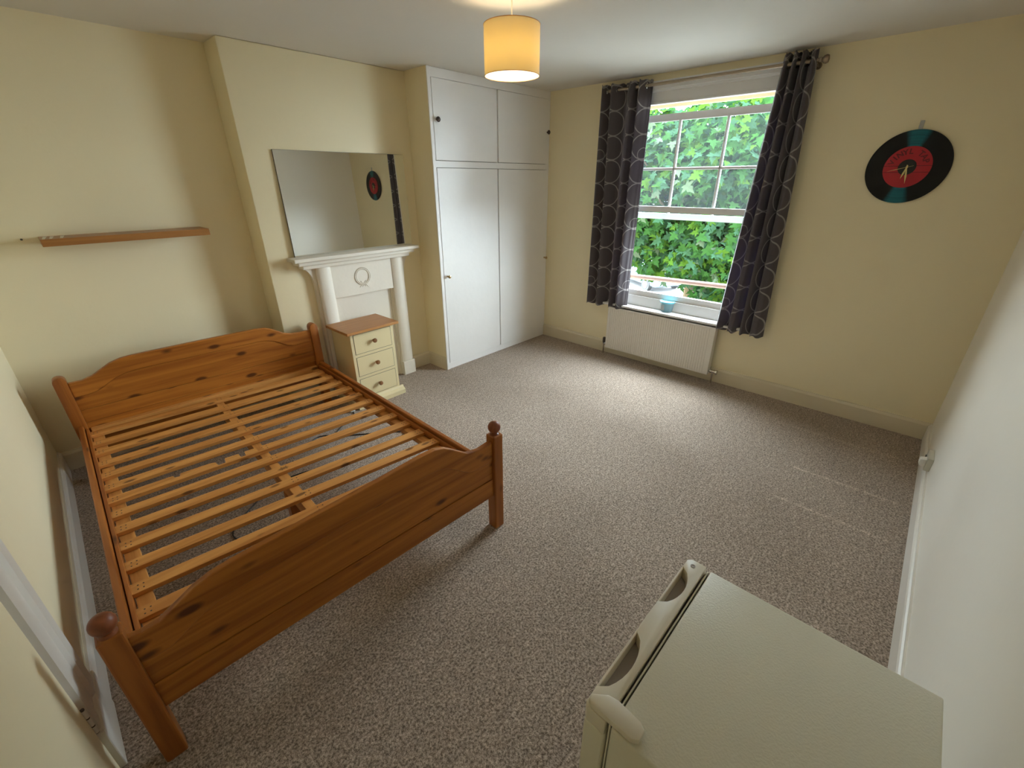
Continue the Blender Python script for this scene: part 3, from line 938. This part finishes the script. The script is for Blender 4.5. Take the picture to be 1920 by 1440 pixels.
# cable and plug on the carpet under the bed
bm = bmesh.new()
path = [(-1.128, -0.42), (-1.15, -0.47), (-1.24, -0.52), (-1.375, -0.63), (-1.50, -0.70), (-1.60, -0.66), (-1.50, -0.60), (-1.364, -0.73), (-1.25, -0.82), (-1.04, -1.00), (-1.12, -1.10), (-1.35, -1.10), (-1.62, -1.02), (-1.9, -0.95), (-2.15, -1.08), (-2.3, -1.25), (-2.2, -1.42), (-2.0, -1.38)]
def smooth_path(ps, n=6):
    out = []
    for i in range(len(ps) - 1):
        p0, p1, p2, p3 = ps[max(i - 1, 0)], ps[i], ps[i + 1], ps[min(i + 2, len(ps) - 1)]
        for k in range(n):
            t = k / n
            out.append(tuple(0.5 * (2 * p1[j] + (p2[j] - p0[j]) * t + (2 * p0[j] - 5 * p1[j] + 4 * p2[j] - p3[j]) * t * t + (3 * p1[j] - p0[j] - 3 * p2[j] + p3[j]) * t ** 3) for j in range(2)))
    out.append(ps[-1]); return out
tube(bm, [(x, y, 0.005) for x, y in smooth_path(path)], 0.004, 6)
cb = thing('power_cable', 'thin black power cable with white plug lying on carpet under the bed', 'cable', (0, 0, 0))
obj('cord', bm, M['black'], cb, smooth=True)
bm = B((-1.150, -1.105, -0.425, -0.385, 0.0, 0.030))
obj('plug', bm, M['plugwhite'], cb, 0.008, 3, smooth=True)

# ================================================================== bedside cabinet
bs = thing('bedside_cabinet', 'cream three drawer bedside cabinet with oak top beside the bed', 'cabinet', (-0.841, -0.255, 0), R(1.0))
bs.scale = (1.03, 1.0, 1.022)
hw = 0.195
obj('carcass', B((-hw, hw, -0.145, 0.16, 0.06, 0.648)), M['cream'], bs, 0.002)
obj('cabinet_top', B((-0.232, 0.232, -0.185, 0.170, 0.648, 0.670)), M['oak'], bs, 0.003)
bm = bmesh.new()
prism(bm, [(-0.148, 0.0), (-0.180, 0.0), (-0.180, 0.038), (-0.172, 0.046), (-0.156, 0.056), (-0.146, 0.072), (-0.14, 0.072)], -0.228, 0.228, 'x')
obj('plinth_moulding', bm, M['cream'], bs, 0.0015)
for s in (-1, 1):
    bm = bmesh.new()
    prism(bm, [(s * 0.19, 0.0), (s * 0.228, 0.0), (s * 0.228, 0.038), (s * 0.210, 0.050), (s * 0.198, 0.07), (s * 0.19, 0.07)], -0.15, 0.165, 'y')
    obj('plinth_moulding', bm, M['cream'], bs, 0.0015)
for z0, z1 in ((0.470, 0.632), (0.278, 0.440), (0.086, 0.248)):
    obj('drawer_gap', B((-0.170, 0.170, -0.1462, -0.140, z0 - 0.003, z1 + 0.003)), M['rubber'], bs)
    d = obj('drawer', B((-0.167, 0.167, -0.1475, -0.10, z0, z1)), M['cream'], bs, 0.0015)
    bm = bmesh.new()
    zc = (z0 + z1) / 2 + 0.005
    lathe(bm, [(0.007, -0.147), (0.007, -0.160), (0.013, -0.165), (0.0185, -0.173), (0.0185, -0.179), (0.014, -0.186), (0.001, -0.189)], (0, 0, zc), 'y', 18)
    obj('knob', bm, M['knobwood'], d, smooth=True)

# ================================================================== radiator
ra = thing('radiator', 'white panel radiator below the window', 'radiator', (W, -1.815, 0))
y0, y1, z0, z1 = -0.565, 0.565, 0.085, 0.545
bm = bmesh.new()
# front with shallow vertical flutes
n = 46
prof = [(-0.030, y0), ]
prof = []
for i in range(n):
    a = y0 + 0.03 + (y1 - y0 - 0.06) * i / n; b = y0 + 0.03 + (y1 - y0 - 0.06) * (i + 1) / n
    prof += [(-0.098, a), (-0.098, a + (b - a) * 0.62), (-0.0945, a + (b - a) * 0.76), (-0.0945, a + (b - a) * 0.90)]
pts = [(-0.082, y0), (-0.096, y0), (-0.098, y0 + 0.01)] + prof + [(-0.098, y1 - 0.03), (-0.098, y1 - 0.01), (-0.096, y1), (-0.082, y1)]
prism(bm, pts, z0 + 0.012, z1 - 0.012, 'z')
box(bm, -0.098, -0.082, y0, y1, z0, z0 + 0.012)
box(bm, -0.098, -0.082, y0, y1, z1 - 0.012, z1)
obj('front_panel', bm, M['rad'], ra)
obj('back_panel', B((-0.040, -0.028, y0, y1, z0, z1)), M['rad'], ra, 0.003)
for s in (y0, y1 - 0.004):
    obj('side_cover', B((-0.082, -0.022, s, s + 0.004, z0, z1 - 0.004)), M['rad'], ra)
bm = B((-0.082, -0.040, y0 + 0.004, y1 - 0.004, z1 - 0.014, z1 - 0.010))
for i in range(56):
    y = y0 + 0.02 + (y1 - y0 - 0.04) * i / 56
    box(bm, -0.080, -0.042, y, y + 0.011, z1 - 0.008, z1 - 0.003)
g = obj('top_grille', bm, M['grille'], ra)
for s in (-0.45, 0.45):
    obj('wall_bracket', B((-0.030, -0.002, s - 0.02, s + 0.02, 0.2, 0.45)), M['rad'], ra)
for s, tall in ((-1, False), (1, True)):
    ye = s * 0.565
    bm = bmesh.new()
    tube(bm, [(-0.060, ye - s * 0.004, 0.115), (-0.060, ye + s * 0.045, 0.115)], 0.011, 12)
    lathe(bm, [(0.015, s * 0.012), (0.015, s * 0.026)], (-0.060, ye, 0.115), 'y', 6)
    tube(bm, [(-0.060, ye + s * 0.038, 0.115), (-0.060, ye + s * 0.038, 0.0)], 0.0075, 10)
    v = obj('valve', bm, M['chrome'], ra, smooth=True)
    bm = bmesh.new()
    if tall:
        lathe(bm, [(0.014, 0.12), (0.017, 0.135), (0.017, 0.175), (0.012, 0.185), (0.001, 0.187)], (-0.060, ye + s * 0.038, 0), 'z', 14)
        obj('valve_cap', bm, M['darkknob'], v, smooth=True)
    else:
        lathe(bm, [(0.010, s * 0.04), (0.010, s * 0.062), (0.024, s * 0.066), (0.024, s * 0.078), (0.001, s * 0.080)], (-0.060, ye, 0.115), 'y', 14)
        obj('valve_cap', bm, M['chrome'], v, smooth=True)

# tub on the sill
tb = thing('plastic_tub', 'small clear plastic tub with turquoise lid on the window sill', 'tub', (1.592, -1.845, 0.582))
bm = bmesh.new()
lathe(bm, [(0.0, 0.0), (0.048, 0.0), (0.053, 0.006), (0.062, 0.088), (0.064, 0.092), (0.060, 0.092), (0.050, 0.008), (0.0, 0.006)], n=28)
obj('tub_body', bm, M['tub'], tb, smooth=True)
bm = bmesh.new()
lathe(bm, [(0.0, 0.094), (0.058, 0.094), (0.069, 0.090), (0.071, 0.096), (0.071, 0.104), (0.066, 0.107), (0.060, 0.102), (0.0, 0.102)], n=28)
obj('lid', bm, M['tublid'], tb, smooth=True)
obj('paper_label', B((-0.060, -0.0575, 0.004, 0.036, 0.022, 0.072)), M['grille'], tb)

# ================================================================== curtains
PX = W - 0.080
PZ = 2.512
pole = thing('curtain_pole', 'bronze metal curtain pole across the top of the window', 'curtain pole', (PX, -1.83, PZ))
bm = bmesh.new()
tube(bm, [(0, 0.845, 0), (0, -0.86, 0)], 0.0125, 14)
obj('rod', bm, M['pewter'], pole, smooth=True)
for s, y in ((-1, -0.86),):
    bm = bmesh.new()
    lathe(bm, [(0.012, s * 0.0), (0.016, s * 0.003), (0.016, s * 0.012), (0.012, s * 0.016), (0.022, s * 0.026), (0.027, s * 0.040), (0.022, s * 0.054), (0.001, s * 0.060)], (0, y, 0), 'y', 18)
    obj('finial', bm, M['pewter'], pole, smooth=True)
for y in (0.70, -0.845):
    bm = bmesh.new()
    tube(bm, [(0.0, y, -0.013), (0.05, y, -0.02), (0.080, y, -0.02)], 0.006, 8)
    lathe(bm, [(0.022, 0.073), (0.022, 0.080)], (0, y, -0.02), 'x', 14)
    obj('bracket', bm, M['pewter'], pole, smooth=True)

def curtain(label, top, bot, zt, zb, name='curtain', rev=False, skew=None, eyelets=()):
    """top/bot: lists of (dx from pole, y) in plan at the hem and the heading; both same length"""
    t = thing(name, label, 'curtain', (PX, 0, 0), group='ring patterned curtains')
    nz = 26
    # densify plan by catmull rom
    T, Bt = smooth_path([(x * 0.82, y) for x, y in top], 7), smooth_path([(x * 0.82, y) for x, y in bot], 7)
    # cloth length along the plan (average)
    def cum(p):
        o = [0]
        for a, b in zip(p, p[1:]): o.append(o[-1] + math.hypot(b[0] - a[0], b[1] - a[1]))
        return o
    cu_ = cum(T)
    bm = bmesh.new()
    uvl = bm.loops.layers.uv.new('UVMap')
    grid = []
    for k in range(nz + 1):
        f = k / nz
        row = []
        ff = f ** 0.9
        for i in range(len(T)):
            x = T[i][0] * (1 - ff) + Bt[i][0] * ff
            y = T[i][1] * (1 - ff) + Bt[i][1] * ff
            z = zt + (zb - zt) * f + (0.008 * math.sin(i * 0.55) if k == nz else 0) + (0.005 * math.sin(i * 0.8) if k == 0 else 0)
            row.append(bm.verts.new((x + 0.002 * math.sin(7 * f + i), y, z)))
        grid.append(row)
    for k in range(nz):
        for i in range(len(T) - 1):
            fc = bm.faces.new([grid[k][i], grid[k][i + 1], grid[k + 1][i + 1], grid[k + 1][i]])
            for lp, (kk, ii) in zip(fc.loops, ((k, i), (k, i + 1), (k + 1, i + 1), (k + 1, i))):
                lp[uvl].uv = (cu_[ii] * 1.0, (zt - zb) * (1 - kk / nz))
    me = bpy.data.meshes.new('drape')
    bmesh.ops.recalc_face_normals(bm, faces=bm.faces)
    bm.to_mesh(me); bm.free()
    for p in me.polygons: p.use_smooth = True
    me.materials.append(M['curtain'])
    dro = bpy.data.objects.new('drape', me); COL.objects.link(dro); dro.parent = t
    so = dro.modifiers.new('cloth_thickness', 'SOLIDIFY'); so.thickness = 0.003
    for (ey, slant) in eyelets:
        bm = bmesh.new()
        mj, mn = 0.024, 0.005
        for a in range(20):
            pass
        pts = [(0 + mj * math.cos(2 * math.pi * a / 20) * math.cos(slant), ey + mj * math.cos(2 * math.pi * a / 20) * math.sin(slant), PZ + mj * math.sin(2 * math.pi * a / 20)) for a in range(21)]
        tube(bm, pts, mn, 6, cap=False)
        obj('eyelet', bm, M['chrome'], t, smooth=True)
    return t
# plan points: first at the wall side edge, last at the window side
ltop = [(0.02, -0.968), (-0.035, -0.985), (-0.055, -1.005), (0.03, -1.045), (0.045, -1.065), (-0.045, -1.085), (-0.06, -1.11), (0.035, -1.17), (0.05, -1.20),
        (-0.03, -1.265), (-0.055, -1.30), (0.03, -1.33), (0.045, -1.345), (-0.035, -1.36), (-0.055, -1.375), (0.0, -1.42), (0.035, -1.445), (0.05, -1.455)]
lbot = [(0.02, -0.955), (-0.03, -0.975), (-0.05, -1.00), (0.03, -1.05), (0.04, -1.07), (-0.045, -1.10), (-0.055, -1.13), (0.04, -1.19), (0.05, -1.22),
        (-0.02, -1.245), (-0.055, -1.27), (0.025, -1.30), (0.04, -1.315), (-0.03, -1.335), (-0.05, -1.35), (0.0, -1.40), (0.035, -1.425), (0.05, -1.435)]
curtain('left curtain, dark grey with pale ring chains, beside the cupboard', ltop, lbot, 2.556, 0.548,
        eyelets=((-1.025, 0.5), (-1.140, -0.5), (-1.232, 0.6), (-1.318, -0.6), (-1.41, 0.9)))
rtop = [(0.05, -2.455), (-0.01, -2.475), (-0.05, -2.492), (0.035, -2.512), (0.045, -2.524), (-0.045, -2.535), (-0.055, -2.548), (0.035, -2.562), (0.045, -2.574),
        (-0.04, -2.585), (-0.055, -2.598), (0.035, -2.614), (0.04, -2.624), (-0.02, -2.640), (-0.04, -2.662), (0.0, -2.676)]
rbot = [(0.06, -2.36), (-0.01, -2.375), (-0.055, -2.40), (0.03, -2.455), (0.04, -2.465), (-0.05, -2.485), (-0.062, -2.525), (0.03, -2.56), (0.04, -2.57),
        (-0.045, -2.585), (-0.058, -2.615), (0.03, -2.648), (0.035, -2.655), (-0.045, -2.675), (-0.058, -2.72), (0.0, -2.77)]
curtain('right curtain, dark grey with pale ring chains, flaring near the record clock', rtop, rbot, 2.575, 0.545,
        eyelets=((-2.502, -0.6), (-2.53, 0.6), (-2.556, -0.6), (-2.58, 0.6), (-2.607, -0.6), (-2.632, 0.6)))

# ================================================================== record clock
rc = thing('record_clock', 'black vinyl record wall clock with red centre label', 'clock', (W - 0.004, -3.342, 1.846))
bm = bmesh.new()
lathe(bm, [(0.0, -0.004), (0.217, -0.004), (0.219, -0.008), (0.217, -0.012), (0.0, -0.012)], (0, 0, 0), 'x', 72)
obj('disc', bm, M['record'], rc, smooth=True)
bm = bmesh.new()
lathe(bm, [(0.124, -0.0122), (0.124, -0.0138), (0.0, -0.0138)], (0, 0, 0), 'x', 56)
lb = obj('label', bm, M['label'], rc, smooth=True)
for z, hwid in ((0.008, 0.1235), (-0.030, 0.120)):
    obj('printed_line', B((-0.0142, -0.0136, -hwid, hwid, z - 0.0022, z + 0.0012)), M['labelline'], lb)
bm = bmesh.new()
lathe(bm, [(0.047, -0.0136), (0.047, -0.0150), (0.0, -0.0150)], (0, 0, 0), 'x', 40)
obj('hub', bm, M['black'], rc, smooth=True)
# lettering around the top of the label
def letters(word, r, a0, a1, size):
    bm = bmesh.new()
    n = len(word)
    dg = bpy.context.evaluated_depsgraph_get()
    for i, ch in enumerate(word):
        if ch == ' ': continue
        cu_ = bpy.data.curves.new('glyph', 'FONT')
        cu_.body = ch; cu_.size = size; cu_.align_x = 'CENTER'; cu_.extrude = 0.0004; cu_.resolution_u = 3; cu_.offset = 0.0014
        oo = bpy.data.objects.new('glyph', cu_); COL.objects.link(oo)
        dg.update()
        mt = oo.evaluated_get(dg).to_mesh()
        a = a0 + (a1 - a0) * i / (n - 1)          # clockwise from twelve o'clock as seen from the room
        nb = len(bm.verts)
        vs = []
        for v in mt.vertices:
            px, py = v.co.x, v.co.y + r - size * 0.35
            X = px * math.cos(a) + py * math.sin(a); Y = -px * math.sin(a) + py * math.cos(a)
            vs.append(bm.verts.new((-0.0144 - v.co.z, -X, Y)))
        for p in mt.polygons:
            try: bm.faces.new([vs[k] for k in p.vertices])
            except ValueError: pass
        oo.to_mesh_clear()
        bpy.data.objects.remove(oo); bpy.data.curves.remove(cu_)
    return bm
obj('lettering', letters('VINYL TAP', 0.094, R(-72), R(68), 0.044), M['labelline'], lb)
def hand(y, z, wd, x, tail=0.0):
    bm = bmesh.new()
    L = math.hypot(y, z); dy, dz = y / L, z / L
    p = [(-dy * tail - dz * wd * 0.4, -dz * tail + dy * wd * 0.4), (-dy * tail + dz * wd * 0.4, -dz * tail - dy * wd * 0.4),
         (dy * L * 0.55 + dz * wd, dz * L * 0.55 - dy * wd), (y, z), (dy * L * 0.55 - dz * wd, dz * L * 0.55 + dy * wd)]
    prism(bm, p, x - 0.0008, x + 0.0008, 'x')
    return bm
obj('hour_hand', hand(0.016, -0.070, 0.0055, -0.019, 0.012), M['gold'], rc)
obj('minute_hand', hand(-0.016, -0.100, 0.005, -0.022, 0.014), M['gold'], rc)
obj('second_hand', hand(0.100, -0.026, 0.0014, -0.025, 0.034), M['gold'], rc)
bm = bmesh.new()
lathe(bm, [(0.006, -0.014), (0.006, -0.027), (0.001, -0.028)], (0, 0, 0), 'x', 14)
obj('spindle', bm, M['gold'], rc, smooth=True)
obj('hanger_tab', B((-0.006, -0.001, -0.012, 0.010, 0.19, 0.268)), M['grille'], rc, 0.002)
obj('movement_box', B((-0.004, 0.0035, -0.03, 0.03, -0.03, 0.03)), M['black'], rc)

# ================================================================== ceiling lamp
lp = thing('pendant_lamp', 'lit pendant lamp with ochre drum shade hanging from the ceiling', 'lamp', (-0.634, -1.814, 0))
LR, LZ0, LZ1 = 0.138, 2.254, 2.461
bm = bmesh.new()
n = 56
lathe_prof = [(LR, LZ0), (LR, LZ1)]
r0, r1 = [], []
for i in range(n):
    a = 2 * math.pi * i / n
    r0.append(bm.verts.new((LR * math.cos(a), LR * math.sin(a), LZ0))); r1.append(bm.verts.new((LR * math.cos(a), LR * math.sin(a), LZ1)))
for i in range(n): bm.faces.new([r0[i], r0[(i + 1) % n], r1[(i + 1) % n], r1[i]])
shd = obj('lamp_shade', bm, M['shade'], lp, smooth=True)
for z in (LZ0, LZ1):
    bm = bmesh.new()
    tube(bm, [((LR) * math.cos(2 * math.pi * a / 48), (LR) * math.sin(2 * math.pi * a / 48), z) for a in range(49)], 0.0016, 5, cap=False)
    obj('rim', bm, M['oak'], shd, smooth=True)
bm = bmesh.new()
for k in range(3):
    a = 2 * math.pi * k / 3 + 0.3
    tube(bm, [(0.02 * math.cos(a), 0.02 * math.sin(a), 2.432), (LR * math.cos(a), LR * math.sin(a), 2.455)], 0.0015, 5)
obj('shade_ring', bm, M['plugwhite'], lp)
bm = bmesh.new()
tube(bm, [(0, 0, 2.44), (0, 0, H - 0.02)], 0.0035, 8)
obj('cord', bm, M['plugwhite'], lp, smooth=True)
bm = bmesh.new()
lathe(bm, [(0.001, 2.45), (0.012, 2.448), (0.018, 2.43), (0.019, 2.395), (0.015, 2.392)], (0, 0, 0), 'z', 18)
obj('bulb_holder', bm, M['plugwhite'], lp, smooth=True)
bm = bmesh.new()
lathe(bm, [(0.012, 2.392), (0.014, 2.380), (0.026, 2.358), (0.030, 2.338), (0.026, 2.318), (0.014, 2.308), (0.0, 2.306)], (0, 0, 0), 'z', 20)
obj('bulb', bm, M['bulb'], lp, smooth=True)
bm = bmesh.new()
lathe(bm, [(0.05, H - 0.0005), (0.05, H - 0.008), (0.042, H - 0.022), (0.012, H - 0.030), (0.0, H - 0.031)], (0, 0, 0), 'z', 24)
obj('ceiling_rose', bm, M['plugwhite'], lp, smooth=True)

# ================================================================== wall socket low on the right wall
so = thing('wall_socket', 'aged white socket with plug low on right wall near window corner', 'socket', (0.80, -D, 0.205))
obj('face_plate', B((-0.073, 0.073, 0.0, 0.028, -0.043, 0.043)), M['socketgrey'], so, 0.004)
bm = bmesh.new()
prism(bm, [(0.028, -0.022), (0.052, -0.026), (0.060, -0.010), (0.056, 0.018), (0.028, 0.026)], -0.060, -0.012, 'x')
obj('plug', bm, M['plugwhite'], so, 0.003)
obj('switch', B((0.028, 0.048, 0.028, 0.034, -0.006, 0.012)), M['rubber'], so, 0.001)

# ================================================================== fridge
fg = thing('fridge', 'small white under counter fridge in the foreground against the right wall', 'fridge', (-1.862, -3.44, 0))
fx0, fx1 = -0.251, 0.247
obj('cabinet', B((fx0, fx1, -0.458, 0.0, 0.02, 0.840)), M['fridge'], fg, 0.005, 3, smooth=True)
obj('gasket', B((fx0 + 0.012, fx1 - 0.012, 0.0, 0.010, 0.05, 0.832)), M['rubber'], fg)
obj('gasket', B((fx0 + 0.006, fx1 - 0.006, 0.0035, 0.0065, 0.04, 0.8375)), M['fridge'], fg)
dz = 0.845
dd = obj('door', B((fx0, fx1, 0.010, 0.058, 0.04, 0.800)), M['fridge'], fg, 0.006, 3, smooth=True)
# moulded top of the door with two scooped finger grips
L = fx1 - fx0
def fxp(t): return fx0 + L * t
def scoop(t0, t1, yb, yf, n=10):
    out = []
    for i in range(n + 1):
        t = i / n
        s = math.sin(math.pi * min(1, max(0, t)))
        s = s ** 0.55
        out.append((fxp(t0 + (t1 - t0) * t), yf + (yb - yf) * s))
    return out
outline = [(fx0, 0.012), (fx0, 0.052), (fx0 + 0.008, 0.060)]
outline += [(fxp(0.085), 0.060)] + scoop(0.09, 0.42, 0.026, 0.060) + [(fxp(0.47), 0.061), (fxp(0.53), 0.0615), (fxp(0.59), 0.061)] + scoop(0.63, 0.92, 0.026, 0.060)
outline += [(fx1 - 0.010, 0.060), (fx1, 0.050), (fx1, 0.012)]
bm = bmesh.new()
prism(bm, list(reversed(outline)), 0.802, dz, 'z')
obj('door_top', bm, M['fridgeplastic'], dd, 0.0015, smooth=True)
for a, b in ((0.075, 0.44), (0.615, 0.935)):
    bm = bmesh.new()
    prism(bm, [(fxp(a), 0.0565), (fxp(b), 0.0565), (fxp(b) - 0.004, 0.0615), (fxp(a) + 0.004, 0.0615)], 0.790, dz - 0.003, 'z')
    obj('grip_lip', bm, M['fridgeplastic'], dd, 0.001)
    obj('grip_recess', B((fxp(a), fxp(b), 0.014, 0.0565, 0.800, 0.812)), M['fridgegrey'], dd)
# hinge cover over the near top corner
bm = bmesh.new()
hp = [(-0.249, 0.046), (-0.244, 0.055), (-0.232, 0.056), (-0.212, 0.030), (-0.207, 0.010), (-0.212, -0.040), (-0.220, -0.052), (-0.242, -0.052), (-0.249, -0.040)]
prism(bm, hp, dz - 0.002, dz + 0.014, 'z')
obj('hinge_cover', bm, M['fridgeplastic'], fg, 0.003, 2, smooth=True)
bm = bmesh.new()
lathe(bm, [(0.006, dz), (0.006, dz + 0.001), (0.004, dz + 0.001), (0.004, dz + 0.0002)], (fx1 - 0.022, 0.04, 0), 'z', 14)
obj('hinge_hole_cap', bm, M['fridgegrey'], dd)
for x in (fx0 + 0.04, fx1 - 0.04):
    for y in (-0.42, -0.03):
        bm = bmesh.new()
        lathe(bm, [(0.016, 0.0), (0.018, 0.004), (0.014, 0.02)], (x, y, 0), 'z', 12)
        obj('foot', bm, M['black'], fg, smooth=True)
